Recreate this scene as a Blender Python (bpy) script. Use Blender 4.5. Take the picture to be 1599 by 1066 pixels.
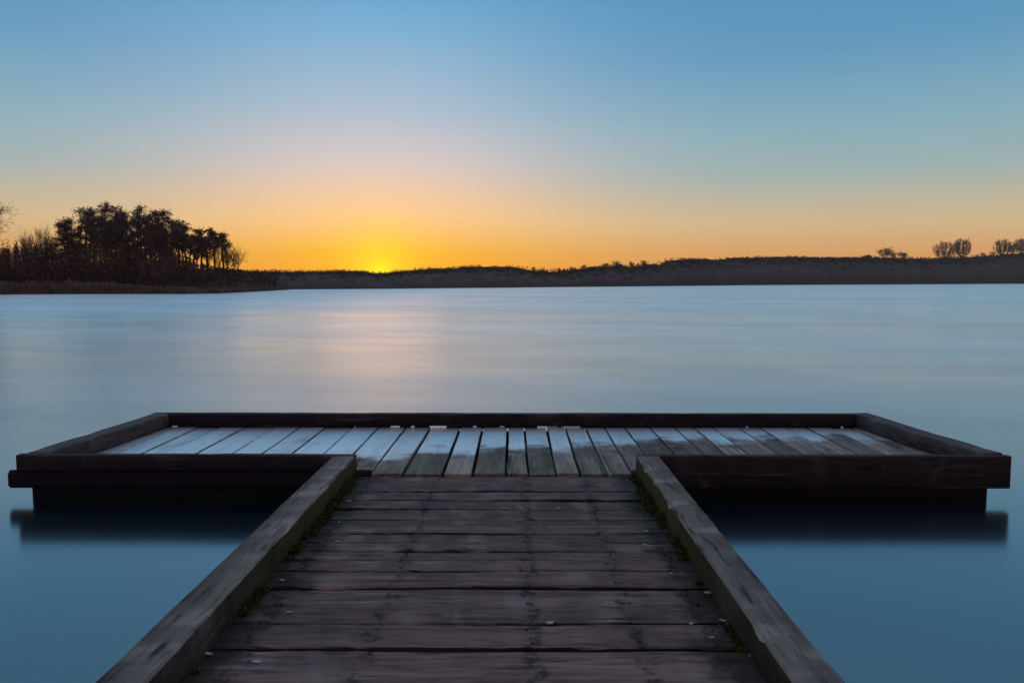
import bpy, bmesh, math, random
from mathutils import Vector, Matrix, noise as mnoise

# ------------------------------------------------------------------ clear
for o in list(bpy.data.objects):
    bpy.data.objects.remove(o, do_unlink=True)
S = bpy.context.scene
COL = S.collection

# ------------------------------------------------------------------ camera
CAM_H = 1.5                      # lens above the water
F_PX, HOR, VX = 1200.0, 440.0, 805.0
PITCH = math.atan((533 - HOR) / F_PX)
YAW = math.atan((VX - 799.5) / F_PX)
cd = bpy.data.cameras.new('camera')
cam = bpy.data.objects.new('camera', cd)
COL.objects.link(cam)
cd.sensor_width = 36.0
cd.lens = F_PX / 1599.0 * 36.0
cd.clip_start, cd.clip_end = 0.05, 20000
cam.location = (0, 0, CAM_H)
cam.rotation_euler = (math.pi / 2 - PITCH, 0, YAW)
S.camera = cam

# ------------------------------------------------------------------ light
def srgb(r, g, b, a=1.0):
    def f(c):
        c /= 255.0
        return c / 12.92 if c <= 0.04045 else ((c + 0.055) / 1.055) ** 2.4
    return (f(r), f(g), f(b), a)

SUN_AZ = math.radians(-10.0)     # left of straight ahead (+Y)
SUN_EL = math.radians(0.75)
SUN_DIR = Vector((math.sin(SUN_AZ) * math.cos(SUN_EL), math.cos(SUN_AZ) * math.cos(SUN_EL), math.sin(SUN_EL)))

S.view_settings.view_transform = 'Standard'
S.view_settings.look = 'None'
S.view_settings.exposure = 0.0
S.view_settings.gamma = 1.0

W = bpy.data.worlds.new('World')
S.world = W
W.use_nodes = True
nt = W.node_tree
nt.nodes.clear()

def N(tree, typ, **kw):
    n = tree.nodes.new(typ)
    for k, v in kw.items():
        setattr(n, k, v)
    return n

def math_node(tree, op, a, b=None, c=None):
    n = N(tree, 'ShaderNodeMath', operation=op)
    for i, v in enumerate((a, b, c)):
        if v is None:
            continue
        if isinstance(v, (int, float)):
            n.inputs[i].default_value = v
        else:
            tree.links.new(v, n.inputs[i])
    return n.outputs[0]

def ramp(tree, fac, stops, interp='LINEAR'):
    n = N(tree, 'ShaderNodeValToRGB')
    n.color_ramp.interpolation = interp
    els = n.color_ramp.elements
    while len(els) < len(stops):
        els.new(0.5)
    for e, (p, c) in zip(els, stops):
        e.position = p
        e.color = c
    tree.links.new(fac, n.inputs[0])
    return n.outputs[0]

def mix(tree, fac, a, b, typ='MIX'):
    n = N(tree, 'ShaderNodeMix', data_type='RGBA', blend_type=typ)
    n.clamp_factor = True
    if isinstance(fac, (int, float)):
        n.inputs[0].default_value = fac
    else:
        tree.links.new(fac, n.inputs[0])
    for i, v in ((6, a), (7, b)):
        if isinstance(v, (tuple, list)):
            n.inputs[i].default_value = v
        else:
            tree.links.new(v, n.inputs[i])
    return n.outputs[2]

tc = N(nt, 'ShaderNodeTexCoord')
nrm = N(nt, 'ShaderNodeVectorMath', operation='NORMALIZE')
nt.links.new(tc.outputs['Generated'], nrm.inputs[0])
sep = N(nt, 'ShaderNodeSeparateXYZ')
nt.links.new(nrm.outputs[0], sep.inputs[0])
el = math_node(nt, 'MULTIPLY', math_node(nt, 'ARCSINE', sep.outputs[2]), 180 / math.pi)
elf = math_node(nt, 'DIVIDE', math_node(nt, 'MAXIMUM', el, 0.0), 60.0)
def st(lst):
    return [(e / 60.0, srgb(*c)) for e, c in lst]
away = ramp(nt, elf, st([(0.0, (222, 141, 80)), (1.8, (222, 160, 97)), (4.1, (206, 182, 142)), (7.4, (156, 175, 174)), (10.6, (132, 170, 185)),
                         (15.3, (97, 151, 187)), (19.5, (84, 143, 184)), (36, (118, 168, 198)), (60, (124, 136, 158))]))
near = ramp(nt, elf, st([(0.0, (255, 158, 0)), (1.2, (255, 176, 0)), (2.2, (255, 185, 30)), (4.7, (252, 201, 138)), (6.6, (238, 200, 170)), (8.5, (214, 199, 196)),
                         (12.2, (171, 189, 207)), (17.6, (121, 173, 208)), (20.5, (102, 160, 204)), (36, (122, 172, 202)), (60, (124, 136, 158))]))
back = ramp(nt, elf, st([(0.0, (118, 96, 98)), (8, (126, 104, 110)), (20, (124, 112, 126)), (40, (118, 120, 142)), (60, (120, 128, 150))]))
# azimuth distance from the sun in degrees
az = math_node(nt, 'ARCTAN2', sep.outputs[0], sep.outputs[1])
daz = math_node(nt, 'MULTIPLY', math_node(nt, 'ABSOLUTE', math_node(nt, 'SUBTRACT', az, SUN_AZ)), 180 / math.pi)
q = math_node(nt, 'DIVIDE', daz, 15.5)
w_near = math_node(nt, 'EXPONENT', math_node(nt, 'MULTIPLY', math_node(nt, 'MULTIPLY', q, q), -1.0))
front = mix(nt, w_near, away, near)
mr = N(nt, 'ShaderNodeMapRange', interpolation_type='SMOOTHSTEP')
nt.links.new(daz, mr.inputs[0])
mr.inputs[1].default_value, mr.inputs[2].default_value = 45.0, 110.0
sky = mix(nt, mr.outputs[0], front, back)
# glow round the setting sun
dot = N(nt, 'ShaderNodeVectorMath', operation='DOT_PRODUCT')
nt.links.new(nrm.outputs[0], dot.inputs[0])
dot.inputs[1].default_value = SUN_DIR
gam = math_node(nt, 'MULTIPLY', math_node(nt, 'ARCCOSINE', math_node(nt, 'MINIMUM', dot.outputs['Value'], 1.0)), 180 / math.pi)
g1 = math_node(nt, 'EXPONENT', math_node(nt, 'DIVIDE', gam, -1.7))
sky = mix(nt, math_node(nt, 'MULTIPLY', g1, 1.15), sky, (1.25, 0.95, 0.0, 1))
# the Nishita sky carries the real dusk falloff; kept faint, the gradient above does the colour
nish = N(nt, 'ShaderNodeTexSky', sky_type='NISHITA')
nish.sun_disc = False
nish.sun_elevation = SUN_EL
nish.sun_rotation = SUN_AZ
bg = N(nt, 'ShaderNodeBackground')
nt.links.new(sky, bg.inputs[0])
bg.inputs[1].default_value = 1.03
bg2 = N(nt, 'ShaderNodeBackground')
nt.links.new(nish.outputs[0], bg2.inputs[0])
bg2.inputs[1].default_value = 0.004
add = N(nt, 'ShaderNodeAddShader')
nt.links.new(bg.outputs[0], add.inputs[0])
nt.links.new(bg2.outputs[0], add.inputs[1])
wo = N(nt, 'ShaderNodeOutputWorld')
nt.links.new(add.outputs[0], wo.inputs[0])

sd = bpy.data.lights.new('sun', 'SUN')
sd.energy = 0.03
sd.angle = math.radians(10.0)    # the low sun is spread by the horizon haze
sd.color = (1.0, 0.46, 0.30)
sun = bpy.data.objects.new('sun', sd)
COL.objects.link(sun)
sun.location = (0, 0, 30)
sun.rotation_euler = SUN_DIR.to_track_quat('Z', 'Y').to_euler()

# ------------------------------------------------------------------ helpers
R = random.Random(7)

def ray(px, py):
    """direction in the world through a pixel of the photograph; used to read real positions off it"""
    x, y = (px - 799.5) / F_PX, (533 - py) / F_PX
    d = Vector((x, math.cos(PITCH) + y * math.sin(PITCH), -math.sin(PITCH) + y * math.cos(PITCH)))
    return Matrix.Rotation(YAW, 3, 'Z') @ d

def at_dist(px, py, Y):
    d = ray(px, py)
    return d * (Y / d.y) + Vector((0, 0, CAM_H))

def interp(x, tab):
    if x <= tab[0][0]:
        return tab[0][1]
    for (x0, y0), (x1, y1) in zip(tab, tab[1:]):
        if x <= x1:
            return y0 + (y1 - y0) * (x - x0) / (x1 - x0)
    return tab[-1][1]

class MB:
    """collects faces, links them as one mesh object"""
    def __init__(self):
        self.v, self.f, self.w = [], [], {}
    def vert(self, p, wear=0.0):
        self.v.append(tuple(p))
        if wear:
            self.w[len(self.v) - 1] = wear
        return len(self.v) - 1
    def build(self, name, mat, parent=None, smooth=False):
        me = bpy.data.meshes.new(name)
        me.from_pydata(self.v, [], self.f)
        at = me.attributes.new('wear', 'FLOAT', 'POINT')
        for i, x in self.w.items():
            at.data[i].value = x
        me.materials.append(mat)
        if smooth:
            for p in me.polygons:
                p.use_smooth = True
        me.update()
        o = bpy.data.objects.new(name, me)
        COL.objects.link(o)
        if parent:
            o.parent = parent
        return o
    def tube(self, pts, rads, n=5):
        rings = []
        for i, p in enumerate(pts):
            d = (pts[min(i + 1, len(pts) - 1)] - pts[max(i - 1, 0)])
            if d.length < 1e-9:
                d = Vector((0, 0, 1))
            d.normalize()
            u = d.orthogonal().normalized()
            v = d.cross(u)
            rings.append([self.vert(p + (u * math.cos(a) + v * math.sin(a)) * rads[i]) for a in (k * 2 * math.pi / n for k in range(n))])
        for a, b in zip(rings, rings[1:]):
            for k in range(n):
                self.f.append((a[k], a[(k + 1) % n], b[(k + 1) % n], b[k]))
        self.f.append(tuple(rings[-1]))
    def leaf(self, p, size, rnd, flat=0.0):
        a = Vector((rnd.gauss(0, 1), rnd.gauss(0, 1), rnd.gauss(0, 1) * (1 - flat))).normalized()
        b = a.orthogonal().normalized()
        b = Matrix.Rotation(rnd.uniform(0, 6.28), 3, a) @ b
        i = [self.vert(p + a * size), self.vert(p - a * size * 0.6 + b * size * 0.6), self.vert(p - a * size * 0.6 - b * size * 0.6)]
        self.f.append(tuple(i))
    def beam(self, p0, p1, w, z0, z1, seg=0.08, cham=0.006, warp=0.003, chip=0.0, wear=0.0, seed=0, bow=0.0, side=0):
        """a sawn timber from p0 to p1 (xy at its centre line), w wide, z0..z1; chamfered, slightly warped, chipped at its upper edges"""
        p0, p1 = Vector((p0[0], p0[1], 0)), Vector((p1[0], p1[1], 0))
        L = (p1 - p0).length
        d = (p1 - p0) / L
        s = Vector((d.y, -d.x, 0))
        n = max(2, int(L / seg))
        c = cham
        prof = [(-w / 2, z0 + c, 0), (-w / 2, z1 - c, 1), (-w / 2 + c, z1, 2), (w / 2 - c, z1, 3), (w / 2, z1 - c, 4), (w / 2, z0 + c, 0), (w / 2 - c, z0, 0), (-w / 2 + c, z0, 0)]
        rings = []
        for i in range(n + 1):
            t = i / n
            q = p0 + d * (L * t)
            ring = []
            for j, (a, z, e) in enumerate(prof):
                nz = mnoise.noise(Vector((q.x * 1.1 + seed * 3.7, q.y * 1.1, j * 0.15)))
                ny = mnoise.noise(Vector((q.x * 2.3 + seed * 1.3 + 9, q.y * 2.3, j * 0.6)))
                fine = mnoise.noise(Vector((q.x * 14 + seed * 5.1, q.y * 14, j * 2.0)))
                zz = z + nz * warp + fine * warp * 0.5 + bow * math.sin(math.pi * t)
                aa = a + ny * warp + fine * warp * 0.4
                wv = 0.0
                if chip and e in (1, 2, 3, 4):
                    k = mnoise.noise(Vector((q.x * 6.5 + seed * 7.7, q.y * 6.5, 3.0 if e < 3 else 8.0)))
                    k = max(0.0, k - 0.18) * 2.2
                    k2 = max(0.0, fine) * 0.5
                    cs = 0.3 if side and a * side < 0 else 1.0
                    k, k2, wv0 = k * cs, k2 * cs, cs
                    if e in (2, 3):
                        aa -= math.copysign(chip * (k + 0.3 * k2), a)
                    else:
                        zz -= chip * (k + 0.3 * k2)
                    wv = min(1.0, wear * (0.5 * wv0 + k * 2.0 + k2))
                ring.append(self.vert(q + s * aa + Vector((0, 0, zz)), wv))
            rings.append(ring)
        m = len(prof)
        for a, b in zip(rings, rings[1:]):
            for k in range(m):
                self.f.append((a[k], b[k], b[(k + 1) % m], a[(k + 1) % m]))
        self.f.append(tuple(rings[0]))
        self.f.append(tuple(reversed(rings[-1])))

def tag(o, label=None, cat=None, group=None, kind=None):
    if label: o['label'] = label
    if cat: o['category'] = cat
    if group: o['group'] = group
    if kind: o['kind'] = kind
    return o

def empty(name, loc):
    o = bpy.data.objects.new(name, None)
    COL.objects.link(o)
    o.location = loc
    o.empty_display_size = 0.3
    return o

def mat(name):
    m = bpy.data.materials.new(name)
    m.use_nodes = True
    t = m.node_tree
    b = t.nodes['Principled BSDF']
    return m, t, b

def noise_tex(t, scale, detail=4.0, rough=0.55, vec=None, stretch=(1, 1, 1), coord='Object', offset=None):
    mp = N(t, 'ShaderNodeMapping')
    mp.inputs['Scale'].default_value = stretch
    if vec is None:
        c = N(t, 'ShaderNodeTexCoord')
        vec = c.outputs[coord]
    t.links.new(vec, mp.inputs[0])
    if offset is not None:
        t.links.new(offset, mp.inputs['Location'])
    n = N(t, 'ShaderNodeTexNoise')
    n.inputs['Scale'].default_value = scale
    n.inputs['Detail'].default_value = detail
    n.inputs['Roughness'].default_value = rough
    t.links.new(mp.outputs[0], n.inputs[0])
    return n.outputs[0]

def maprange(t, v, a, b, c=0.0, d=1.0, smooth=True):
    n = N(t, 'ShaderNodeMapRange', interpolation_type='SMOOTHSTEP' if smooth else 'LINEAR')
    t.links.new(v, n.inputs[0])
    for i, x in zip((1, 2, 3, 4), (a, b, c, d)):
        n.inputs[i].default_value = x
    return n.outputs[0]

def wood(name, grain, dark, light, stain=(0.018, 0.011, 0.012, 1), rough=(0.6, 0.85), wet=None, moss=None, bump=0.5, wearcol=(0.26, 0.20, 0.20, 1), gap_shade_and_dirt=False, nails=None):
    """weathered timber; grain = stretch vector; wet = (y0, y1) puddled beyond; moss adds green growth low on the inner faces"""
    m, t, b = mat(name)
    geo = N(t, 'ShaderNodeNewGeometry')
    rnd = geo.outputs['Random Per Island']
    off = N(t, 'ShaderNodeCombineXYZ')
    for i, k in enumerate((37.0, 53.0, 11.0)):
        t.links.new(math_node(t, 'MULTIPLY', rnd, k), off.inputs[i])
    o = off.outputs[0]
    g1 = noise_tex(t, 9, 6, 0.62, stretch=grain, offset=o)
    g2 = noise_tex(t, 34, 5, 0.6, stretch=grain, offset=o)
    blot = noise_tex(t, 2.4, 4, 0.6, offset=o)
    blot2 = noise_tex(t, 7.5, 3, 0.55, offset=o)
    g3 = noise_tex(t, 120, 4, 0.65, stretch=tuple(0.5 * g if g < 1 else g for g in grain), offset=o)
    f = math_node(t, 'ADD', math_node(t, 'ADD', math_node(t, 'MULTIPLY', g1, 0.48), math_node(t, 'MULTIPLY', g2, 0.32)), math_node(t, 'MULTIPLY', g3, 0.20))
    col = mix(t, maprange(t, f, 0.39, 0.62), dark, light)
    scr = noise_tex(t, 26, 3, 0.5, stretch=tuple(0.05 / 0.12 * g if g < 1 else g for g in grain), offset=o)
    col = mix(t, math_node(t, 'MULTIPLY', maprange(t, scr, 0.60, 0.70), 0.55), col, wearcol)
    crk = noise_tex(t, 15, 3, 0.5, stretch=tuple(0.06 / 0.12 * g if g < 1 else g for g in grain), offset=o)
    col = mix(t, math_node(t, 'MULTIPLY', maprange(t, crk, 0.62, 0.70), 0.75), col, stain)
    # board to board tone
    tone = math_node(t, 'ADD', math_node(t, 'MULTIPLY', rnd, 0.95), 0.48)
    comb = N(t, 'ShaderNodeCombineColor')
    for i in range(3):
        t.links.new(tone, comb.inputs[i])
    col = mix(t, 1.0, col, comb.outputs[0], 'MULTIPLY')
    col = mix(t, math_node(t, 'MULTIPLY', maprange(t, blot, 0.5, 0.72), 0.7), col, stain)
    col = mix(t, math_node(t, 'MULTIPLY', maprange(t, blot2, 0.60, 0.74), 0.35), col, wearcol)
    # knots
    vo = N(t, 'ShaderNodeTexVoronoi')
    vo.inputs['Scale'].default_value = 2.6
    tco = N(t, 'ShaderNodeTexCoord')
    mp = N(t, 'ShaderNodeMapping')
    mp.inputs['Scale'].default_value = tuple(0.6 + 0.25 * min(1.6, g) for g in grain)
    t.links.new(tco.outputs['Object'], mp.inputs[0])
    t.links.new(o, mp.inputs['Location'])
    t.links.new(mp.outputs[0], vo.inputs[0])
    knot = maprange(t, vo.outputs['Distance'], 0.03, 0.085, 1.0, 0.0)
    col = mix(t, math_node(t, 'MULTIPLY', knot, 0.8), col, stain)
    at = N(t, 'ShaderNodeAttribute', attribute_name='wear')
    col = mix(t, math_node(t, 'MULTIPLY', at.outputs['Fac'], maprange(t, g2, 0.30, 0.5)), col, wearcol)
    rg = maprange(t, f, 0.3, 0.7, rough[0], rough[1])
    sepn = N(t, 'ShaderNodeSeparateXYZ')
    t.links.new(geo.outputs['Position'], sepn.inputs[0])
    if moss:
        mcol, y0, y1, zr = moss
        mn = noise_tex(t, 11, 5, 0.65)
        mn2 = noise_tex(t, 70, 3, 0.6)
        yy = maprange(t, sepn.outputs[1], y0, y1)
        zz = maprange(t, sepn.outputs[2], zr[0], zr[1], 1.0, 0.0)
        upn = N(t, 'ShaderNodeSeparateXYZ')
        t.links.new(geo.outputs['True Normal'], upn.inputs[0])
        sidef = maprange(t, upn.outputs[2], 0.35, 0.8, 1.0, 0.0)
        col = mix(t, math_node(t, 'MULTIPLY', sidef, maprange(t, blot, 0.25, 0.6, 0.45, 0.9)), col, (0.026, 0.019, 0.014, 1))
        amt = math_node(t, 'MULTIPLY', math_node(t, 'MULTIPLY', yy, math_node(t, 'MULTIPLY', zz, sidef)), maprange(t, mn, 0.30, 0.55, 0.15, 1.0))
        col = mix(t, amt, col, mix(t, mn2, mcol, tuple(c * 0.35 for c in mcol[:3]) + (1,)))
        rg = math_node(t, 'MAXIMUM', rg, math_node(t, 'MULTIPLY', amt, 0.95))
    if nails:
        nn = noise_tex(t, 6.0, 3, 0.6, offset=o)
        nn2 = noise_tex(t, 16.0, 4, 0.6)
        for xj in nails:
            dx = math_node(t, 'ABSOLUTE', math_node(t, 'ADD', math_node(t, 'SUBTRACT', sepn.outputs[0], xj), math_node(t, 'MULTIPLY', math_node(t, 'SUBTRACT', nn, 0.5), 0.16)))
            am = math_node(t, 'MULTIPLY', maprange(t, dx, 0.012, 0.05, 1.0, 0.0), maprange(t, nn2, 0.45, 0.6, 0.1, 0.8))
            col = mix(t, am, col, (0.020, 0.011, 0.011, 1))
    if gap_shade_and_dirt:
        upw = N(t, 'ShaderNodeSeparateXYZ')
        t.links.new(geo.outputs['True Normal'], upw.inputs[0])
        col = mix(t, maprange(t, upw.outputs[2], 0.3, 0.75, 0.85, 0.0), col, (0.014, 0.010, 0.010, 1))  # board sides blackened: the shade in the gaps is painted into the colour
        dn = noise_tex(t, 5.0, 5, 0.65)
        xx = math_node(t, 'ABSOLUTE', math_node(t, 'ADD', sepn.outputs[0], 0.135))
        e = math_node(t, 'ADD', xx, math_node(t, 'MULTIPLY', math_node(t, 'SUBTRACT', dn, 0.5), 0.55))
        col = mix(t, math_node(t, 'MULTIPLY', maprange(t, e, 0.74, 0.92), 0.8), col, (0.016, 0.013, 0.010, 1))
    hgt = math_node(t, 'ADD', math_node(t, 'MULTIPLY', f, 1.0), math_node(t, 'MULTIPLY', g2, 0.6))
    bstr = None
    if wet:
        wn = noise_tex(t, 3.2, 4, 0.6, offset=o)
        wn2 = noise_tex(t, 1.1, 2, 0.5)
        # position along the board, each board's own offset, a ragged front; drier towards +X
        e = math_node(t, 'ADD', sepn.outputs[1], math_node(t, 'MULTIPLY', math_node(t, 'SUBTRACT', wn, 0.5), 0.9))
        e = math_node(t, 'ADD', e, math_node(t, 'MULTIPLY', math_node(t, 'SUBTRACT', rnd, 0.5), 0.35))
        e = math_node(t, 'ADD', e, math_node(t, 'MULTIPLY', math_node(t, 'SUBTRACT', wn2, 0.5), 0.5))
        e = math_node(t, 'SUBTRACT', e, maprange(t, sepn.outputs[0], -1.6, 2.2, -0.35, 0.52, False))
        wm = maprange(t, e, wet[0], wet[1])
        up = N(t, 'ShaderNodeSeparateXYZ')
        t.links.new(geo.outputs['Normal'], up.inputs[0])
        wm = math_node(t, 'MULTIPLY', wm, maprange(t, up.outputs[2], 0.8, 0.95))
        gran = noise_tex(t, 60, 3, 0.6)
        wm = math_node(t, 'MULTIPLY', wm, maprange(t, math_node(t, 'ADD', gran, math_node(t, 'MULTIPLY', wm, 0.35)), 0.45, 0.70, 0.6, 1.0))
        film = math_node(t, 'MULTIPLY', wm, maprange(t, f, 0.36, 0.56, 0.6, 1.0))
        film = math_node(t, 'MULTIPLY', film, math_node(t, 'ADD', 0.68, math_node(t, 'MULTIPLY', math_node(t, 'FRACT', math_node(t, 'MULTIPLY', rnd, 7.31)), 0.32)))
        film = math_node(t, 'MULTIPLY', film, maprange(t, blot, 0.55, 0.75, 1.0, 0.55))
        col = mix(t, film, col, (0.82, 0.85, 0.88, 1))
        rg = math_node(t, 'ADD', math_node(t, 'MULTIPLY', rg, math_node(t, 'SUBTRACT', 1.0, wm)), math_node(t, 'MULTIPLY', wm, maprange(t, blot2, 0.3, 0.7, 0.28, 0.36)))
        filmfac = film
        bstr = math_node(t, 'MULTIPLY', math_node(t, 'SUBTRACT', 1.0, math_node(t, 'MULTIPLY', wm, 0.85)), bump)
    bp = N(t, 'ShaderNodeBump')
    bp.inputs['Distance'].default_value = 0.009
    if bstr is not None:
        t.links.new(bstr, bp.inputs['Strength'])
    else:
        bp.inputs['Strength'].default_value = bump
    t.links.new(hgt, bp.inputs['Height'])
    t.links.new(bp.outputs[0], b.inputs['Normal'])
    t.links.new(col, b.inputs['Base Color'])
    t.links.new(rg, b.inputs['Roughness'])
    b.inputs['Specular IOR Level'].default_value = 0.22
    if wet:
        gl = N(t, 'ShaderNodeBsdfGlossy', distribution='MULTI_GGX')
        gl.inputs['Color'].default_value = (0.95, 0.97, 1.0, 1)
        gl.inputs['Roughness'].default_value = 0.44
        ms = N(t, 'ShaderNodeMixShader')
        lw = N(t, 'ShaderNodeLayerWeight')
        fr = math_node(t, 'ADD', math_node(t, 'MULTIPLY', math_node(t, 'POWER', lw.outputs['Facing'], 2.5), 0.30), 0.62)
        t.links.new(math_node(t, 'MULTIPLY', filmfac, fr), ms.inputs[0])
        t.links.new(b.outputs[0], ms.inputs[1])
        t.links.new(gl.outputs[0], ms.inputs[2])
        t.links.new(ms.outputs[0], t.nodes['Material Output'].inputs[0])
    return m

# ------------------------------------------------------------------ materials
M = {}
M['walk'] = wood('walkway_boards', (0.12, 1.0, 1.0), (0.055, 0.028, 0.023, 1), (0.27, 0.155, 0.120, 1), bump=1.0, wearcol=(0.36, 0.26, 0.23, 1), nails=(-0.98, -0.53, 0.06, 0.46, 0.74), gap_shade_and_dirt=True)
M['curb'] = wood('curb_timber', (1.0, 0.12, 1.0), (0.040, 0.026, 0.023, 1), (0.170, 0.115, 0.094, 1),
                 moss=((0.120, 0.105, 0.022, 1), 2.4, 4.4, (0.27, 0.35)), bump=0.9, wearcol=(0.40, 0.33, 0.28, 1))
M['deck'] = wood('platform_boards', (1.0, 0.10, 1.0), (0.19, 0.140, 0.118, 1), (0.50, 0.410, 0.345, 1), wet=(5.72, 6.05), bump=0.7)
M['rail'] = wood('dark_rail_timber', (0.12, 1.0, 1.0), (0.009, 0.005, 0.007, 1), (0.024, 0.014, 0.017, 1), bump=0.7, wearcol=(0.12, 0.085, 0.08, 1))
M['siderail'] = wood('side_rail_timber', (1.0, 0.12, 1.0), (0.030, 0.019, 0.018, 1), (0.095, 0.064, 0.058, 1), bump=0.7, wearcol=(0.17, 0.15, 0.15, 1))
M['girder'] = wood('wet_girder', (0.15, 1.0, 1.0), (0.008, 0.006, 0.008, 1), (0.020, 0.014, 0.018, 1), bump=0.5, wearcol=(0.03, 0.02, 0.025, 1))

def simple(name, c0, c1, scale, rough=0.9, spec=0.2):
    m, t, b = mat(name)
    n = noise_tex(t, scale, 4, 0.6)
    t.links.new(mix(t, maprange(t, n, 0.35, 0.65), c0, c1), b.inputs['Base Color'])
    b.inputs['Roughness'].default_value = rough
    b.inputs['Specular IOR Level'].default_value = spec
    return m
M['needles'] = simple('pine_needles', (0.120, 0.058, 0.050, 1), (0.20, 0.100, 0.080, 1), 0.9)
M['bark'] = simple('bark', (0.045, 0.032, 0.030, 1), (0.085, 0.062, 0.052, 1), 3.0)
M['twigs'] = simple('bare_twigs', (0.12, 0.080, 0.064, 1), (0.20, 0.135, 0.105, 1), 1.5)
M['scrub'] = simple('scrub', (0.110, 0.054, 0.046, 1), (0.18, 0.090, 0.072, 1), 0.5)
M['reeds'] = simple('reed_stems', (0.20, 0.13, 0.11, 1), (0.32, 0.21, 0.18, 1), 0.4)
M['land'] = simple('shore_ground', (0.055, 0.038, 0.034, 1), (0.10, 0.068, 0.056, 1), 0.15)
M['hill'] = simple('wooded_hill', (0.085, 0.055, 0.048, 1), (0.105, 0.068, 0.058, 1), 0.05)
M['farwood'] = simple('far_wood_twigs', (0.055, 0.036, 0.032, 1), (0.130, 0.083, 0.070, 1), 0.11)
M['moss'] = simple('moss', (0.040, 0.036, 0.008, 1), (0.110, 0.095, 0.020, 1), 60)
M['leafbit'] = simple('dry_leaf', (0.46, 0.40, 0.38, 1), (0.68, 0.60, 0.58, 1), 40)

# water: a long exposure has averaged the ripples into a smooth, wide gloss
m, t, b = mat('lake_water')
geo = N(t, 'ShaderNodeNewGeometry')
sp = N(t, 'ShaderNodeSeparateXYZ')
t.links.new(geo.outputs['Position'], sp.inputs[0])
streak = noise_tex(t, 0.16, 5, 0.6, vec=geo.outputs['Position'], stretch=(0.22, 1.0, 1.0))
patch = noise_tex(t, 0.035, 4, 0.6, vec=geo.outputs['Position'], stretch=(0.5, 1.0, 1.0))
fine = noise_tex(t, 0.9, 4, 0.6, vec=geo.outputs['Position'], stretch=(0.3, 1.0, 1.0))
far = maprange(t, sp.outputs[1], 5.2, 8.5)
open_ = maprange(t, sp.outputs[1], 16.0, 70.0)
base_r = math_node(t, 'SUBTRACT', math_node(t, 'ADD', math_node(t, 'MULTIPLY', far, 0.135), 0.145), math_node(t, 'MULTIPLY', open_, -0.06))
var = math_node(t, 'ADD', math_node(t, 'MULTIPLY', math_node(t, 'SUBTRACT', streak, 0.5), 0.16), math_node(t, 'MULTIPLY', math_node(t, 'SUBTRACT', patch, 0.5), 0.25))
var = math_node(t, 'ADD', var, math_node(t, 'MULTIPLY', math_node(t, 'SUBTRACT', fine, 0.5), 0.06))
var = math_node(t, 'MULTIPLY', var, far)
breeze = math_node(t, 'MULTIPLY', open_, maprange(t, sp.outputs[0], -34.0, -4.0, 0.22, 0.0))
rgh = math_node(t, 'ADD', math_node(t, 'ADD', base_r, var), breeze)
lw = N(t, 'ShaderNodeLayerWeight')
lw.inputs['Blend'].default_value = 0.5
fres = math_node(t, 'POWER', lw.outputs['Facing'], 3.0)
fres = math_node(t, 'ADD', math_node(t, 'MULTIPLY', fres, 0.85), 0.14)
# wind lanes: smoother and rougher bands lying across the lake, slightly slanted
rot = N(t, 'ShaderNodeVectorRotate', rotation_type='Z_AXIS')
t.links.new(geo.outputs['Position'], rot.inputs[0])
rot.inputs['Angle'].default_value = math.radians(14)
lane = noise_tex(t, 0.075, 5, 0.62, vec=rot.outputs[0], stretch=(0.24, 1.0, 1.0))
lane2 = noise_tex(t, 0.42, 4, 0.6, vec=rot.outputs[0], stretch=(0.55, 1.0, 1.0))
lanes = math_node(t, 'ADD', math_node(t, 'MULTIPLY', maprange(t, lane, 0.35, 0.65, -1.0, 1.0), 0.07), math_node(t, 'MULTIPLY', maprange(t, lane2, 0.3, 0.7, -1.0, 1.0), 0.05))
fres = math_node(t, 'MULTIPLY', fres, math_node(t, 'ADD', 1.0, math_node(t, 'MULTIPLY', lanes, far)))
gl = N(t, 'ShaderNodeBsdfGlossy', distribution='MULTI_GGX')
gl.inputs['Color'].default_value = (1.0, 1.0, 1.0, 1)
t.links.new(rgh, gl.inputs['Roughness'])
df = N(t, 'ShaderNodeBsdfDiffuse')
df.inputs['Color'].default_value = (0.0015, 0.012, 0.020, 1)
ms = N(t, 'ShaderNodeMixShader')
t.links.new(fres, ms.inputs[0])
t.links.new(df.outputs[0], ms.inputs[1])
t.links.new(gl.outputs[0], ms.inputs[2])
t.links.new(ms.outputs[0], t.nodes['Material Output'].inputs[0])
t.nodes.remove(b)
M['water'] = m

# ------------------------------------------------------------------ water and land
w = MB()
i = [w.vert(p) for p in ((-1150, -300, 0), (1150, -300, 0), (1150, 950, 0), (-1150, 950, 0))]
w.f.append(tuple(i))
tag(w.build('lake_water', M['water']), 'smooth blue lake water all round the jetty', 'water', kind='structure')

SHORE = [(-900, 150), (300, 150), (440, 150), (520, 157), (600, 164), (700, 182), (800, 201), (900, 228), (1000, 259), (1100, 305), (1200, 363), (1300, 408), (1400, 454), (1500, 520), (1599, 600), (2400, 640)]
RIDGE = [(-900, 424), (370, 425), (440, 426), (500, 425.5), (560, 425), (585, 428), (600, 429), (625, 425), (660, 423), (700, 421), (740, 418.5), (780, 418), (800, 418.5), (815, 422), (835, 426), (870, 427), (900, 423),
         (940, 420), (960, 418), (985, 420), (1005, 417), (1030, 416), (1045, 409), (1080, 407), (1110, 408), (1150, 406), (1200, 403), (1250, 403), (1300, 405), (1350, 404), (1400, 405), (1450, 406), (1500, 404), (1540, 402), (1575, 399), (1620, 396), (2400, 392)]
BACK = [(-900, 70), (440, 70), (800, 110), (1000, 90), (1200, 110), (1599, 130), (2400, 130)]

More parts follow.
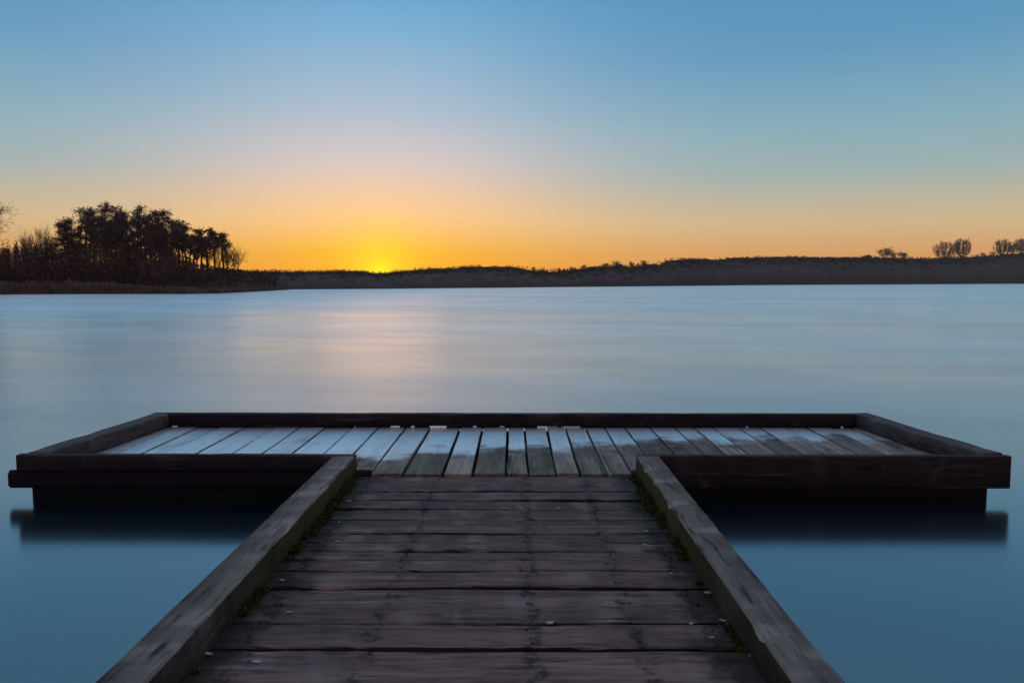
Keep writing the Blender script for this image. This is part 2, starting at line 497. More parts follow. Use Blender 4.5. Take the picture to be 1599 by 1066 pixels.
def hill_pt(px, s):
    """point on the far land: s = 0 at the waterline, 1 on the ridge, 2 far behind it"""
    D0 = interp(px, SHORE)
    D1 = D0 + interp(px, BACK)
    base = at_dist(px, 440, D0)
    top = at_dist(px, interp(px, RIDGE), D1)
    if s <= 1:
        p = base.lerp(top, s)
        k = s ** 0.42
        p.z = -0.25 + (top.z + 0.25) * k
        bump = mnoise.noise(Vector((p.x * 0.06, p.y * 0.06, 0.3))) * 0.12 + mnoise.noise(Vector((p.x * 0.25, p.y * 0.25, 5.3))) * 0.06
        if 0 < s < 1:
            p.z *= 1 + bump * (1 - s)
            p.z = min(p.z, -0.25 + (top.z + 0.25) * (s * 0.35 + 0.65))
    else:
        p = at_dist(px, interp(px, RIDGE), D1 + 200 * (s - 1))
        p.z = top.z * (1 - 0.6 * (s - 1))
    return p

h = MB()
cols = [-900 + 12 * k for k in range(276)]
rows = [0, 0.02, 0.06, 0.12, 0.2, 0.3, 0.42, 0.55, 0.7, 0.85, 1.0, 1.3, 2.0]
grid = [[h.vert(hill_pt(px, s)) for s in rows] for px in cols]
for a, c in zip(grid, grid[1:]):
    for k in range(len(rows) - 1):
        h.f.append((a[k], c[k], c[k + 1], a[k + 1]))
tag(h.build('far_hills', M['hill'], smooth=True), 'low dark hills along the far shore of the lake', 'hills', kind='structure')

# left shore: a low wooded point
LSH = [(-900, 86), (-200, 88), (0, 90), (20, 92), (150, 94.5), (300, 95), (340, 99), (380, 112), (420, 128), (450, 146)]
LTOP = [(-900, 436), (0, 436), (200, 434), (330, 428), (380, 424.5), (410, 428), (430, 434), (450, 444)]
def land_pt(px, s):
    D0 = interp(px, LSH)
    depth = interp(px, [(-900, 60), (300, 60), (380, 30), (450, 4)])
    a = at_dist(px, 440, D0)
    D = D0 + depth * s
    p = at_dist(px, 440, D)
    ztop = at_dist(px, interp(px, LTOP), D0 + depth * 0.35).z
    p.z = -0.2 + (ztop + 0.2) * min(1.0, (s / 0.35)) ** 0.55
    if s > 0.35:
        p.z = ztop * (1 - 0.3 * (s - 0.35))
    if s > 0:
        p.z += mnoise.noise(Vector((p.x * 0.3, p.y * 0.3, 2))) * 0.18
    return p
h = MB()
cols = [-900 + 9 * k for k in range(151)]
rows = [0, 0.02, 0.05, 0.1, 0.17, 0.25, 0.35, 0.5, 0.75, 1.0]
grid = [[h.vert(land_pt(px, s)) for s in rows] for px in cols]
for a, c in zip(grid, grid[1:]):
    for k in range(len(rows) - 1):
        h.f.append((a[k], c[k], c[k + 1], a[k + 1]))
tag(h.build('shore_ground', M['land'], smooth=True), 'dark low point of land under the pines', 'ground', kind='structure')

# ------------------------------------------------------------------ platform
DZ, CZ = 0.193, 0.313
NEAR_Y, FAR_Y = 5.19, 6.82
plat = tag(empty('jetty_platform', (0, 6.0, 0)), 'wide wooden platform with wet lengthwise planks and low dark rails, across the walkway end', 'platform')
plat.location = (0, 0, 0)
b = MB()
xs = [-3.24, -3.06, -2.86, -2.676, -2.44, -2.168, -1.937, -1.71, -1.464, -1.232, -0.99, -0.77, -0.497, -0.294, -0.066, 0.085, 0.278, 0.445, 0.63, 0.80, 0.985, 1.21, 1.43, 1.60, 1.77, 2.0, 2.19, 2.42, 2.61, 2.83, 3.02, 3.20]
rp = random.Random(3)
gaps = {-0.77: 0.020, -0.497: 0.022, -0.066: 0.022, 0.085: 0.013, -0.294: 0.02, 0.445: 0.022, 0.278: 0.012}
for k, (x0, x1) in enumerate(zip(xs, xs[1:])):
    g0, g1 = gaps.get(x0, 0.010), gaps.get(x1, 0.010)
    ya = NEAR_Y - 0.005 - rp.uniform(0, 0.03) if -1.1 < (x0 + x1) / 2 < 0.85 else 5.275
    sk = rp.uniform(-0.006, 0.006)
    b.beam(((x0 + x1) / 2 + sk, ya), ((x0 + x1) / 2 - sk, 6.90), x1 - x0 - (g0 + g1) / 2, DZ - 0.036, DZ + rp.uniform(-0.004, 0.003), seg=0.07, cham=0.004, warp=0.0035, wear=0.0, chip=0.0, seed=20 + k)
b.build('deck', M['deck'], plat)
# far rail, raised on packing blocks; light shows through where blocks are missing
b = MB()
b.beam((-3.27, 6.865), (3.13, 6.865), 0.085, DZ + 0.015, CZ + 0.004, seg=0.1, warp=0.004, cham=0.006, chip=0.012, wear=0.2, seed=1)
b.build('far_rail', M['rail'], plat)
def xpx(px):
    d = ray(px, 667); return d.x * (FAR_Y / d.y)
openings = [(263, 277), (308, 312), (551, 555), (608, 624), (640, 647), (669, 697), (738, 744), (780, 787), (839, 872), (876, 907), (1165, 1172), (1314, 1322)]
edges = [-3.26] + [xpx(v) for o in openings for v in o] + [3.12]
for k in range(0, len(edges), 2):
    if edges[k + 1] - edges[k] > 0.01:
        b = MB()
        b.beam((edges[k], 6.865), (edges[k + 1], 6.865), 0.07, DZ - 0.01, DZ + 0.022, seg=0.05, cham=0.004, warp=0.006, seed=40 + k)
        b.build('packing_block', M['rail'], plat)
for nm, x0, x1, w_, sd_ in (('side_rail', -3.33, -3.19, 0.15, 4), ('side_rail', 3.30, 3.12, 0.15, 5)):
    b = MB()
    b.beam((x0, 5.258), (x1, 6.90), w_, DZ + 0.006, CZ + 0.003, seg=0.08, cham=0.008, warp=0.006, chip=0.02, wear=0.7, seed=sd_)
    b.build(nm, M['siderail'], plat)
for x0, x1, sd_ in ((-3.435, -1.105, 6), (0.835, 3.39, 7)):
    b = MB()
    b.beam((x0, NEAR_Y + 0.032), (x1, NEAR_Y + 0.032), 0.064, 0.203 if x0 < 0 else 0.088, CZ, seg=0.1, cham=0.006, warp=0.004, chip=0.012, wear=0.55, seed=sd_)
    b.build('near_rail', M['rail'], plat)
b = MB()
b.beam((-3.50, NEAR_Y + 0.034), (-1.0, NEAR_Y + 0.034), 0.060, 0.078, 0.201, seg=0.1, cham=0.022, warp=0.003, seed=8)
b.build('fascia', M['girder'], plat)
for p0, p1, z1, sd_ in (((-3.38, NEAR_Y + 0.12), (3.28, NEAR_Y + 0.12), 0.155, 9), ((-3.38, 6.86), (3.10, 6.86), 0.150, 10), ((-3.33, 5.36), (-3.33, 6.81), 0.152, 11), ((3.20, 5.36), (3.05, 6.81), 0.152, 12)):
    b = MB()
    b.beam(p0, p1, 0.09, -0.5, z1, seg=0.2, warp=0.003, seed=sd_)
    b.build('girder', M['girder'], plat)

# ------------------------------------------------------------------ walkway
walk = tag(empty('jetty_walkway', (0, 0, 0)), 'narrow old wooden walkway of dark cross boards between two mossy curbs', 'walkway')
WZ = 0.178
cuts = [5.155, 4.95, 4.755, 4.58, 4.41, 4.22, 4.09, 3.95, 3.81, 3.69, 3.57, 3.43, 3.25, 3.05, 2.887, 2.68, 2.43]
while cuts[-1] > -7:
    cuts.append(cuts[-1] - R.choice((0.17, 0.19, 0.2, 0.22)))
wide = {4.755: 0.014, 3.57: 0.017, 3.05: 0.019, 2.887: 0.014, 2.68: 0.019, 4.22: 0.012, 3.25: 0.008, 2.43: 0.016}
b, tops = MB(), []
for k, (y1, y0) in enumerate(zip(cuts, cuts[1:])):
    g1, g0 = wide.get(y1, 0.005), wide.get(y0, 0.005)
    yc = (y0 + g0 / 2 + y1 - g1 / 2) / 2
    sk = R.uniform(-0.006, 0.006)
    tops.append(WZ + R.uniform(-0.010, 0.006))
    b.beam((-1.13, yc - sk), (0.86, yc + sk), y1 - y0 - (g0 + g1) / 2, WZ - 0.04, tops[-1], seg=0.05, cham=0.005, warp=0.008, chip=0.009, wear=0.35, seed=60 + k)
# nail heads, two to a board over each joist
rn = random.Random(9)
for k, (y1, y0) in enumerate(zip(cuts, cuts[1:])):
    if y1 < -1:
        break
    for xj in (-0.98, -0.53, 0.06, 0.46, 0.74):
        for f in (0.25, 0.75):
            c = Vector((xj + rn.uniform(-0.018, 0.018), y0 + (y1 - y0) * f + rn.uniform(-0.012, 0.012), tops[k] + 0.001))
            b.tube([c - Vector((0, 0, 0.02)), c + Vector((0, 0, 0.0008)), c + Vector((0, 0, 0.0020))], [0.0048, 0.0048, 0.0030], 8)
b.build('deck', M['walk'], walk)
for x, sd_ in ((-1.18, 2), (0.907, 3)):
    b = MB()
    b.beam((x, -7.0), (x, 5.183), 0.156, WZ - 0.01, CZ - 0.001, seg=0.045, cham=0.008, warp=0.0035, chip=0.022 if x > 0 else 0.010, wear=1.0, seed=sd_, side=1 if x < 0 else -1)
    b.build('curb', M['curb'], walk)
    b = MB()
    b.beam((x + (0.03 if x < 0 else -0.03), -7.0), (x + (0.03 if x < 0 else -0.03), 5.16), 0.07, -0.02, WZ - 0.045, seg=0.3, seed=sd_ + 5)
    b.build('stringer', M['girder'], walk)
for y in (4.2, 1.8, -0.6, -3.0, -5.4):
    for x in (-1.06, 0.79):
        b = MB()
        b.tube([Vector((x, y, z)) for z in (-1.2, -0.4, 0.13)], [0.075, 0.075, 0.072], 12)
        b.build('pile', M['girder'], walk, smooth=True)

# moss growing at the foot of the curbs
b = MB()
rm = random.Random(11)
def moss_clump(x, y, z, r, n):
    for _ in range(n):
        d = Vector((rm.gauss(0, 1), rm.gauss(0, 1), abs(rm.gauss(0, 1)))).normalized() * r * rm.uniform(0.3, 1.0)
        b.leaf(Vector((x, y, z)) + Vector((d.x, d.y * 1.3, d.z * 0.75)), rm.uniform(0.004, 0.011), rm)
for side, x in ((-1, -1.09), (1, 0.818)):
    y = 5.12
    while y > 2.5:
        dens = interp(y, [(2.5, 0.1), (3.4, 0.5), (4.2, 0.9), (5.2, 1.0)]) * (1.0 if side < 0 else 0.8)
        if mnoise.noise(Vector((y * 3.1, side * 4.0, 0))) + 0.5 * mnoise.noise(Vector((y * 9.0, side * 4.0, 5))) > 0.12 - 0.42 * dens * dens:
            r = rm.uniform(0.012, 0.055) * (0.45 + dens * 0.65)
            moss_clump(x - side * rm.uniform(-0.01, 0.05) * dens, y, WZ + rm.uniform(-0.005, 0.015), r, int(60 + 1800 * r))
        y -= rm.uniform(0.02, 0.05)
tag(b.build('moss', M['moss']), 'green moss tufts along the foot of the walkway curbs', 'moss', kind='stuff')

# pale leaf scraps lying on the walkway
spots = [(545, 782), (530, 815), (527, 845), (505, 870), (452, 955), (325, 1020), (400, 1032), (870, 793), (1010, 829), (1006, 850), (1048, 895), (1105, 925), (1128, 968), (1080, 973), (1112, 995), (1177, 1024), (858, 972), (640, 830), (440, 905)]
rl = random.Random(5)
def at_z(px, py, z):
    d = ray(px, py); k = (z - CAM_H) / d.z
    return d * k + Vector((0, 0, CAM_H))
for px, py in spots:
    p = at_z(px, py, WZ + 0.007)
    b = MB()
    n, s = 7, rl.uniform(0.006, 0.0125)
    c = b.vert((0, 0, 0.002))
    c2 = b.vert((0, 0, 0.0008))
    ring = []
    for k in range(n):
        a = k / n * 2 * math.pi
        rr = s * rl.uniform(0.6, 1.1)
        ring.append((b.vert((math.cos(a) * rr * 1.7, math.sin(a) * rr * 0.8, rl.uniform(0.001, 0.005))),
                     b.vert((math.cos(a) * rr * 1.68, math.sin(a) * rr * 0.79, 0.0))))
    for k in range(n):
        (u0, l0), (u1, l1) = ring[k], ring[(k + 1) % n]
        b.f += [(c, u0, u1), (c2, l1, l0), (u0, l0, l1, u1)]
    o = b.build('leaf_scrap', M['leafbit'])
    o.location = p
    o.rotation_euler = (0, 0, rl.uniform(-0.6, 0.6))
    tag(o, 'tiny pale scrap of dry leaf lying on the dark walkway boards', 'leaf', 'leaf scraps on the walkway')

# ------------------------------------------------------------------ trees
def grow(mb_t, mb_c, p, d, L, r, lvl, maxl, rnd, spread, up, kids, twig_r):
    n = 3
    pts, rads = [p.copy()], [r]
    for k in range(n):
        d = (d + Vector((rnd.gauss(0, 0.13), rnd.gauss(0, 0.13), rnd.gauss(0, 0.08) + up))).normalized()
        p = p + d * (L / n)
        pts.append(p.copy())
        rads.append(max(twig_r, r * (1 - 0.45 * (k + 1) / n)))
    (mb_t if lvl < 2 else mb_c).tube(pts, rads, 6 if lvl == 0 else (4 if lvl < 3 else 3))
    if lvl >= maxl:
        return
    for k in range(kids[min(lvl, len(kids) - 1)]):
        f = rnd.uniform(0.35, 1.0)
        i = min(n, max(1, int(round(f * n))))
        a = rnd.uniform(0, 6.283)
        u = d.orthogonal().normalized()
        v = d.cross(u)
        dd = (d + (u * math.cos(a) + v * math.sin(a)) * spread * rnd.uniform(0.6, 1.3)).normalized()
        grow(mb_t, mb_c, pts[i], dd, L * rnd.uniform(0.55, 0.8), max(twig_r, rads[i] * 0.65), lvl + 1, maxl, rnd, spread, up, kids, twig_r)

def finish(mt, mc, H, Wd):
    """scale a finished tree to height H and crown width Wd"""
    allv = mt.v + mc.v
    zmax = max(v[2] for v in allv)
    xs_ = sorted(v[0] for v in mc.v)
    wid = xs_[int(len(xs_) * 0.985)] - xs_[int(len(xs_) * 0.015)]
    sz, sx = H / zmax, Wd / wid
    for mbx in (mt, mc):
        mbx.v = [(v[0] * sx, v[1] * sx, v[2] * sz) for v in mbx.v]

def bare_tree(name, H, Wd, seed, spread=0.6, up=0.08, kids=(5, 4, 4, 3), maxl=4, twig=0.012, trunk=0.35):
    rnd = random.Random(seed)
    mt, mc = MB(), MB()
    base = 8.0
    mt.tube([Vector((0, 0, -0.6)), Vector((0.03, 0, base * trunk * 0.5)), Vector((0, 0.05, base * trunk))], [0.24, 0.19, 0.16], 7)
    for k in range(kids[0]):
        a = k * 2.399 + rnd.uniform(-0.4, 0.4)
        f = rnd.uniform(0.45, 1.0)
        dd = Vector((math.cos(a) * spread, math.sin(a) * spread, 1)).normalized()
        grow(mt, mc, Vector((0, 0, base * trunk * f)), dd, base * 0.42, 0.11, 1, maxl, rnd, spread, up, (0,) + kids[1:], twig)
    grow(mt, mc, Vector((0, 0.05, base * trunk)), Vector((0, 0, 1)), base * 0.4, 0.14, 1, maxl, rnd, spread, up, (0,) + kids[1:], twig)
    finish(mt, mc, H, Wd)
    root = empty(name, (0, 0, 0))
    mt.build('trunk', M['bark'], root)
    mc.build('crown', M['twigs'], root)
    return root

def pine_tree(name, H, Wd, seed, start=0.45, dens=1.0, levels=8):
    rnd = random.Random(seed)
    mt, mc = MB(), MB()
    lean = Vector((rnd.uniform(-0.5, 0.5), rnd.uniform(-0.5, 0.5), 0))
    def tp(f):
        return lean * (f * f) + Vector((math.sin(f * 5 + seed) * 0.12, 0, f * H))
    mt.tube([tp(f) for f in (-0.05, 0.15, 0.35, 0.55, 0.75, 0.9, 0.97)], [0.20, 0.18, 0.155, 0.13, 0.09, 0.05, 0.02], 6)
    for k in range(levels):
        f = start + (1 - start) * (k + rnd.uniform(0, 0.9)) / levels
        wid = Wd * 0.5 * (1.0 - 0.55 * max(0, (f - start) / (1 - start)) ** 1.6) * rnd.uniform(0.55, 1.1)
        for j in range(rnd.choice((2, 3, 3))):
            a = rnd.uniform(0, 6.283)
            p0 = tp(f)
            tip = p0 + Vector((math.cos(a), math.sin(a), rnd.uniform(-0.1, 0.75))) * wid
            midp = p0.lerp(tip, 0.55) + Vector((0, 0, rnd.uniform(-0.1, 0.2)))
            mt.tube([p0, midp, tip], [0.05, 0.035, 0.015], 4)
            for c in range(rnd.choice((2, 3, 4))):
                q = p0.lerp(tip, rnd.uniform(0.45, 1.08)) + Vector((rnd.gauss(0, 0.25), rnd.gauss(0, 0.25), rnd.gauss(0.12, 0.15)))
                rr = rnd.uniform(0.3, 0.75) * (Wd / 3.6)
                for _ in range(int(46 * dens)):
                    e = Vector((rnd.gauss(0, 0.5), rnd.gauss(0, 0.5), rnd.gauss(0, 0.40))) * rr
                    mc.leaf(q + e, rnd.uniform(0.06, 0.16), rnd, 0.4)
    q = tp(0.98)
    for _ in range(int(70 * dens)):
        mc.leaf(q + Vector((rnd.gauss(0, 0.3), rnd.gauss(0, 0.3), rnd.gauss(-0.1, 0.25))), rnd.uniform(0.06, 0.15), rnd, 0.3)
    root = empty(name, (0, 0, 0))
    mt.build('trunk', M['bark'], root)
    mc.build('crown', M['needles'], root)
    return root

def bush(name, H, Wd, seed, n=500, solid=0.8):
    """leafless shrub or small thick tree: a fan of stems filled with fine twig faces"""
    rnd = random.Random(seed)
    mt, mc = MB(), MB()
    for k in range(6):
        a = rnd.uniform(0, 6.283)
        mt.tube([Vector((0, 0, -0.5)), Vector((math.cos(a) * Wd * 0.12, math.sin(a) * Wd * 0.12, H * 0.4)), Vector((math.cos(a) * Wd * 0.3, math.sin(a) * Wd * 0.3, H * rnd.uniform(0.6, 0.85)))],
                [0.09 * H / 5, 0.06 * H / 5, 0.02 * H / 5], 4)
    lumps = [(Vector((rnd.uniform(-0.28, 0.28) * Wd, rnd.uniform(-0.28, 0.28) * Wd, H * rnd.uniform(0.35, 0.74))), rnd.uniform(0.16, 0.28)) for _ in range(9)]
    for _ in range(n):
        c, s = rnd.choice(lumps)
        e = Vector((rnd.gauss(0, 0.5) * s * Wd, rnd.gauss(0, 0.5) * s * Wd, rnd.gauss(0, 0.5) * s * H))
        q = c + e
        if q.z > 0.02 * H:
            mc.leaf(q, rnd.uniform(0.02, 0.045) * (H + Wd) * 0.5, rnd)
    root = empty(name, (0, 0, 0))
    mt.build('trunk', M['bark'], root)
    mc.build('crown', M['scrub'], root)
    return root

def fan_tree(name, H, Wd, seed):
    """bare poplar-like tree: stems fanning from the foot, each with many fine upright twigs"""
    rnd = random.Random(seed)
    mt, mc = MB(), MB()
    mt.tube([Vector((0, 0, -0.8)), Vector((0, 0, H * 0.08)), Vector((0.1, 0, H * 0.2))], [0.034 * H, 0.028 * H, 0.022 * H], 7)
    for k in range(24):
        a = k * 2.399 + rnd.uniform(-0.3, 0.3)
        sp_ = math.sqrt((k + 0.5) / 24) * Wd * 0.5
        out = Vector((math.cos(a), math.sin(a), 0)) * sp_
        top = H * rnd.uniform(0.86, 1.0) * (1 - 0.22 * (k / 24) ** 2)
        z0 = H * (0.03 + 0.2 * (1 - k / 24) * rnd.random())
        pts = []
        for f in (0, 0.25, 0.5, 0.75, 1.0):
            pts.append(Vector((0, 0, z0)) + out * (f ** 0.26) * (1 - 0.22 * f ** 3) + Vector((rnd.gauss(0, 0.02) * Wd, rnd.gauss(0, 0.02) * Wd, (top - z0) * f)))
        mt.tube(pts, [0.008 * H, 0.0065 * H, 0.005 * H, 0.003 * H, 0.0015 * H], 4)
        for j in range(28):
            f = rnd.uniform(0.14, 0.98)
            i = min(3, int(f * 4))
            p = pts[i].lerp(pts[i + 1], f * 4 - i)
            b2 = rnd.uniform(0, 6.283)
            d = Vector((math.cos(b2) * 0.45, math.sin(b2) * 0.45, 1)).normalized()
            L = H * rnd.uniform(0.08, 0.2)
            q1, q2 = p + d * L * 0.5, p + d * L + Vector((0, 0, L * 0.12))
            mc.tube([p, q1, q2], [0.0035 * H, 0.0028 * H, 0.0015 * H], 3)
            for _ in range(3):
                e = (d + Vector((rnd.gauss(0, 0.5), rnd.gauss(0, 0.5), 0.2))).normalized()
                mc.tube([q1, q1 + e * L * 0.5], [0.002 * H, 0.0012 * H], 3)
    finish(mt, mc, H, Wd)
    root = empty(name, (0, 0, 0))
    mt.build('trunk', M['bark'], root)
    mc.build('crown', M['twigs'], root)
    return root

def place(o, px, D, ground):
    p = at_dist(px, 440, D)
    o.location = (p.x, p.y, ground)

ORD = ['first', 'second', 'third', 'fourth', 'fifth', 'sixth', 'seventh', 'eighth', 'ninth', 'tenth', 'eleventh', 'twelfth', 'thirteenth', 'fourteenth', 'fifteenth', 'sixteenth', 'seventeenth', 'eighteenth', 'nineteenth', 'twentieth', 'twenty-first', 'twenty-second', 'twenty-third', 'twenty-fourth'] + ['twenty-' + w_ for w_ in ('fifth', 'sixth', 'seventh', 'eighth', 'ninth')] + ['thirtieth'] + ['thirty-' + w_ for w_ in ('first', 'second', 'third', 'fourth', 'fifth', 'sixth')]
def land_z(px, D):
    D0 = interp(px, LSH)
    depth = interp(px, [(-900, 60), (300, 60), (380, 30), (450, 4)])
    return land_pt(px, min(1.0, max(0.0, (D - D0) / depth))).z

# pines of the left wood: pixel column, pixel of the top, crown width in metres, distance
PINES = [(104, 347, 2.6, 106), (118, 341, 3.6, 112), (134, 328, 4.0, 108), (147, 334, 4.2, 113), (158, 340, 3.6, 105), (170, 322, 3.0, 110), (182, 327, 3.2, 115), (193, 338, 3.6, 106),
         (204, 334, 4.0, 112), (217, 328, 4.2, 108), (229, 338, 3.8, 114), (243, 334, 3.4, 106), (257, 329, 3.8, 110), (268, 345, 3.4, 113), (279, 355, 3.2, 107), (292, 356, 2.8, 110), (304, 372, 2.6, 106), (316, 361, 3.0, 110), (335, 361, 1.8, 107), (349, 366, 2.6, 111),
         (111, 356, 2.4, 119), (126, 346, 2.6, 120), (141, 350, 2.8, 122), (164, 342, 2.6, 119), (176, 344, 2.8, 123), (199, 348, 3.0, 120), (211, 345, 2.6, 122), (223, 346, 2.8, 119), (236, 350, 2.8, 121), (250, 348, 2.8, 123),
         (263, 356, 2.6, 119), (286, 366, 2.4, 120), (298, 372, 2.4, 121), (324, 374, 2.0, 118)]
PINES.sort()
for k, (px, ty, wd, D) in enumerate(PINES):
    gz = land_z(px, D)
    H = at_dist(px, ty, D).z - gz
    o = pine_tree('pine_tree', H, wd, 100 + k, start=R.uniform(0.22, 0.46) if px < 270 else R.uniform(0.45, 0.6), dens=0.9, levels=9 if px < 270 else 7)
    place(o, px, D, gz)
    tag(o, 'dark pine with ragged crown, %s from the left in the lakeside pine stand' % ORD[k], 'pine tree', 'pines of the wooded point')

# thin bare trees
BARE_L = [(45, 352, 2.4, 118, 'faint slender bare tree rising behind the scrub left of the pines'),
          (67, 345, 3.2, 116, 'broad bare tree with fan of pale twigs left of the pines'),
          (81, 350, 2.6, 117, 'narrow bare tree close to the right side of the fan-shaped bare tree'),
          (326, 374, 2.2, 110, 'low bare tree in the gap between the last pines of the wood'),
          (170, 318, 2.0, 109, 'bare upright tree whose twigs top the highest pines of the wood'),
          (190, 330, 1.8, 111, 'slim bare tree between pine crowns just right of the highest treetop'),
          (259, 327, 3.0, 108, 'bare tree with spreading twigs over the right shoulder of the tall pines'),
          (308, 362, 1.8, 109, 'thin bare tree standing in the low gap after the tall pines'),
          (343, 366, 2.2, 109, 'bare tree with open upright twigs crossing the last pine'),
          (356, 376, 2.4, 112, 'low bare tree between the last pine and the outermost bare tree'),
          (366, 376, 3.8, 110, 'bare tree with long outward branches at the right tip of the wood')]
for k, (px, ty, wd, D, lab) in enumerate(BARE_L):
    gz = land_z(px, D)
    o = bare_tree('bare_tree', at_dist(px, ty, D).z - gz, wd, 300 + k, spread=0.6, kids=(6, 5, 4, 4), twig=0.018, trunk=0.4)
    place(o, px, D, gz)
    tag(o, lab, 'tree', 'bare trees on the wooded point')
# big tree cut by the left edge of the picture
gz = land_z(-45, 98)
o = bare_tree('bare_tree', at_dist(-66, 258, 98).z - gz, 9.6, 333, spread=0.8, kids=(9, 6, 5, 4, 4), maxl=5, twig=0.011, trunk=0.55)
place(o, -66, 98, gz)
tag(o, 'large bare tree whose twigs enter the picture at its left edge', 'tree')

# scrub and small trees under and beside the pines
SHR = [(2, 372, 2.6), (14, 374, 1.4), (27, 364, 1.1), (40, 374, 1.6), (50, 370, 1.2), (60, 369, 1.4), (70, 372, 1.2), (77, 370, 1.0), (86, 364, 1.6), (96, 378, 1.6)]
for k, (px, ty, wd) in enumerate(SHR):
    D = 108 + (k % 3) * 2
    gz = land_z(px, D)
    o = bush('shrub', at_dist(px, ty, D).z - gz, wd, 400 + k, n=420)
    place(o, px, D, gz)
    tag(o, 'dark thicket shrub, %s from the left edge in the row left of the pines' % ORD[k], 'shrub', 'shrubs left of the pines')
b = MB()
ru = random.Random(21)
UTOP = [(-300, 384), (0, 384), (90, 386), (110, 380), (150, 378), (200, 378), (260, 384), (290, 394), (304, 404), (318, 412), (345, 416), (375, 420), (400, 426), (420, 432), (440, 440)]
for k in range(1300):
    px = ru.uniform(-320, 432)
    D = interp(px, LSH) + ru.uniform(3, 26) * interp(px, [(300, 1.0), (380, 0.5), (440, 0.1)])
    gz = land_z(px, D)
    top = at_dist(px, interp(px, UTOP), D).z
    Hh = max(0.3, (top - gz) * ru.uniform(0.35, 1.0))
    p = at_dist(px, 440, D)
    n = int(26 + Hh * 20)
    for _ in range(n):
        f = ru.uniform(0, 1)
        rr = (0.9 - 0.5 * f) * min(1.3, 0.4 + Hh * 0.2)
        b.leaf(Vector((p.x + ru.gauss(0, 0.45) * rr, p.y + ru.gauss(0, 0.45) * rr, gz + Hh * f)), ru.uniform(0.07, 0.20), ru)
tag(b.build('undergrowth', M['scrub']), 'dark tangled undergrowth filling the wooded point below the crowns', 'undergrowth', kind='stuff')

# reeds at the water's edge
b = MB()
for k in range(5200):
    px = ru.uniform(-300, 436)
    if mnoise.noise(Vector((px * 0.03, 1.0, 0))) < -0.25 and px > 200:
        continue
    D = interp(px, LSH) + abs(ru.gauss(0.2, 1.1))
    p = at_dist(px, 440, D)
    hh = interp(px, [(-300, 1.7), (60, 1.6), (180, 1.5), (230, 1.0), (330, 0.8), (436, 0.4)]) * ru.uniform(0.55, 1.05) * (1 + 0.3 * mnoise.noise(Vector((px * 0.05, 4, 0))))
    lx = ru.gauss(0, 0.12)
    wv = ru.uniform(0.012, 0.03)
    i = [b.vert((p.x - wv, p.y, -0.1)), b.vert((p.x + wv, p.y, -0.1)), b.vert((p.x + lx + wv * 0.4, p.y + ru.gauss(0, 0.1), hh)), b.vert((p.x + lx - wv * 0.4, p.y, hh * 0.98))]
    b.f.append(tuple(i))
tag(b.build('reeds', M['reeds']), 'dull brown reeds along the foot of the wooded point', 'reeds', kind='stuff')

# woods that roughen the far hills
b = MB()
rf = random.Random(31)
for k in range(15000):
    px = rf.uniform(-60, 1700)
    s = rf.choice((1.0, rf.uniform(0.85, 1.0), rf.uniform(0.0, 1.0) ** 1.5, rf.uniform(0.0, 0.9)))
    q = hill_pt(px, s)
    hgt = interp(px, [(0, 0.5), (480, 0.35), (800, 0.5), (830, 0.6), (1000, 0.7), (1050, 0.7), (1200, 0.8), (1599, 1.3)]) * rf.uniform(0.4, 1.2)
    if s >= 0.85 and px > 640:
        hgt *= 1.0 + 1.5 * max(0.0, mnoise.noise(Vector((px * 0.045, 7.1, 0))) - 0.05)
    if s < 0.85:
        hgt = min(hgt * 2.6, 3.4) * min(1.0, 0.25 + s)
    for _ in range(18):
        b.leaf(q + Vector((rf.gauss(0, 0.8), rf.gauss(0, 0.8), rf.uniform(-0.1, 1.0))) * hgt, hgt * rf.uniform(0.14, 0.32), rf)
tag(b.build('far_woods', M['farwood']), 'far dark woods covering the low hills beyond the lake', 'woods', kind='stuff')

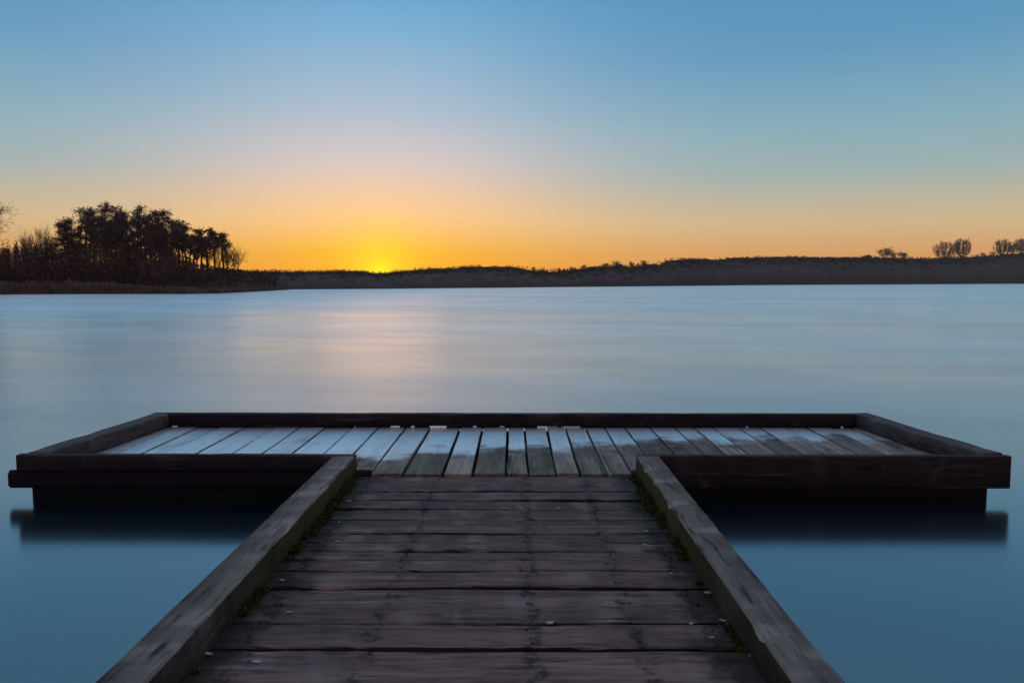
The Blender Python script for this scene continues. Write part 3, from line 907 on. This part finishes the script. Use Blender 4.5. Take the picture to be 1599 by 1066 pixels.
# trees one can tell apart on the far skyline: column, top, width in px, kind, label
SKY = [(833, 417, 7, 'bush', 'small dark tree on the far skyline, left end of the row of small lakeside trees'),
       (846, 418, 9, 'bush', 'low rounded tree on the far skyline, left of the tiny upright pair'),
       (866, 416, 5, 'bare', 'thin upright tree in the dip of the far skyline'),
       (873, 418, 5, 'bush', 'small dark tree right beside the thin upright one in the skyline dip'),
       (893, 417, 10, 'bush', 'bushy tree on the far skyline just right of the dip'),
       (911, 414, 10, 'bush', 'rounded tree in the rising row of trees on the far skyline'),
       (945, 411, 14, 'bush', 'spreading tree left of the twin crowns on the far skyline'),
       (965, 408, 20, 'bush', 'widest dark tree of the middle far skyline, with a flat rounded crown'),
       (986, 408, 9, 'bush', 'narrow dark tree between the two widest crowns of the middle skyline'),
       (1005, 407, 16, 'bush', 'dark pointed tree on the middle far skyline'),
       (1023, 411, 12, 'bush', 'faint low tree at the foot of the long right hill'),
       (1064, 401, 12, 'bare', 'small wind-bent bare tree alone on the brow of the long hill'),
       (1150, 402, 9, 'bush', 'low shrub on the long hill between the lone bare tree and the grove'),
       (1298, 400, 14, 'bare', 'very faint low bare tree on the hill left of the rounded grove'),
       (1353, 398, 16, 'bush', 'squat dark shrub at the left foot of the broad rounded tree on the hill'),
       (1379, 387, 27, 'bush', 'broad round bare tree on the hill, left of a flat-topped one'),
       (1394, 395, 10, 'bush', 'small dark bush tucked between the round tree and the flat-topped tree'),
       (1409, 394, 20, 'bush', 'low flat-topped tree on the hill right of the round tree'),
       (1474, 375, 28, 'fan', 'left of the two tall fan-shaped bare trees on the right hill'),
       (1500, 370, 24, 'fan', 'right and taller of the two tall fan-shaped bare trees on the right hill'),
       (1533, 395, 9, 'bush', 'small dark pointed bush right of the two fan-shaped trees'),
       (1547, 390, 14, 'bare', 'small round bare tree just before the right edge grove'),
       (1563, 372, 22, 'fan', 'tall fan-shaped bare tree at the left of the right edge grove'),
       (1578, 380, 18, 'bush', 'dense dark tree inside the right edge grove'),
       (1594, 369, 22, 'fan', 'tall hazy bare tree at the right edge of the picture'),
       (1606, 378, 22, 'bush', 'dark tree cut off by the right edge of the picture')]
for k, (px, ty, wpx, kd, lab) in enumerate(SKY):
    D = interp(px, SHORE) + interp(px, BACK) - 1.0
    g = hill_pt(px, 1.0).z - 0.6
    H = at_dist(px, ty, D).z - g
    Wd = wpx * D / F_PX
    if kd == 'bush':
        o = bush('far_tree', H * 1.15, Wd * 1.15, 500 + k, n=1100)
    elif kd == 'bare':
        o = bare_tree('far_tree', H, Wd, 500 + k, spread=0.8, up=0.02, kids=(6, 4, 4, 3), twig=0.03, trunk=0.25)
    else:
        o = fan_tree('far_tree', H, Wd, 500 + k)
    place(o, px, D, g)
    tag(o, lab, 'tree', 'trees on the far skyline')

# ------------------------------------------------------------------ thin evening haze over the lake
hm = bpy.data.materials.new('haze_air')
hm.use_nodes = True
ht = hm.node_tree
ht.nodes.clear()
ho = N(ht, 'ShaderNodeOutputMaterial')
pv = N(ht, 'ShaderNodeVolumePrincipled')
pv.inputs['Color'].default_value = (1.0, 0.90, 0.82, 1)
pv.inputs['Density'].default_value = 0.00016
pv.inputs['Anisotropy'].default_value = 0.72
ht.links.new(pv.outputs[0], ho.inputs['Volume'])
x0, x1, y0, y1, z0, z1 = -1500, 1500, -350, 1100, -6, 40
b = MB()
q = [b.vert(p) for p in ((x0, y0, z0), (x1, y0, z0), (x1, y1, z0), (x0, y1, z0), (x0, y0, z1), (x1, y0, z1), (x1, y1, z1), (x0, y1, z1))]
for f in ((0, 3, 2, 1), (4, 5, 6, 7), (0, 1, 5, 4), (1, 2, 6, 5), (2, 3, 7, 6), (3, 0, 4, 7)):
    b.f.append(tuple(q[i] for i in f))
tag(b.build('haze', hm), kind='stuff')
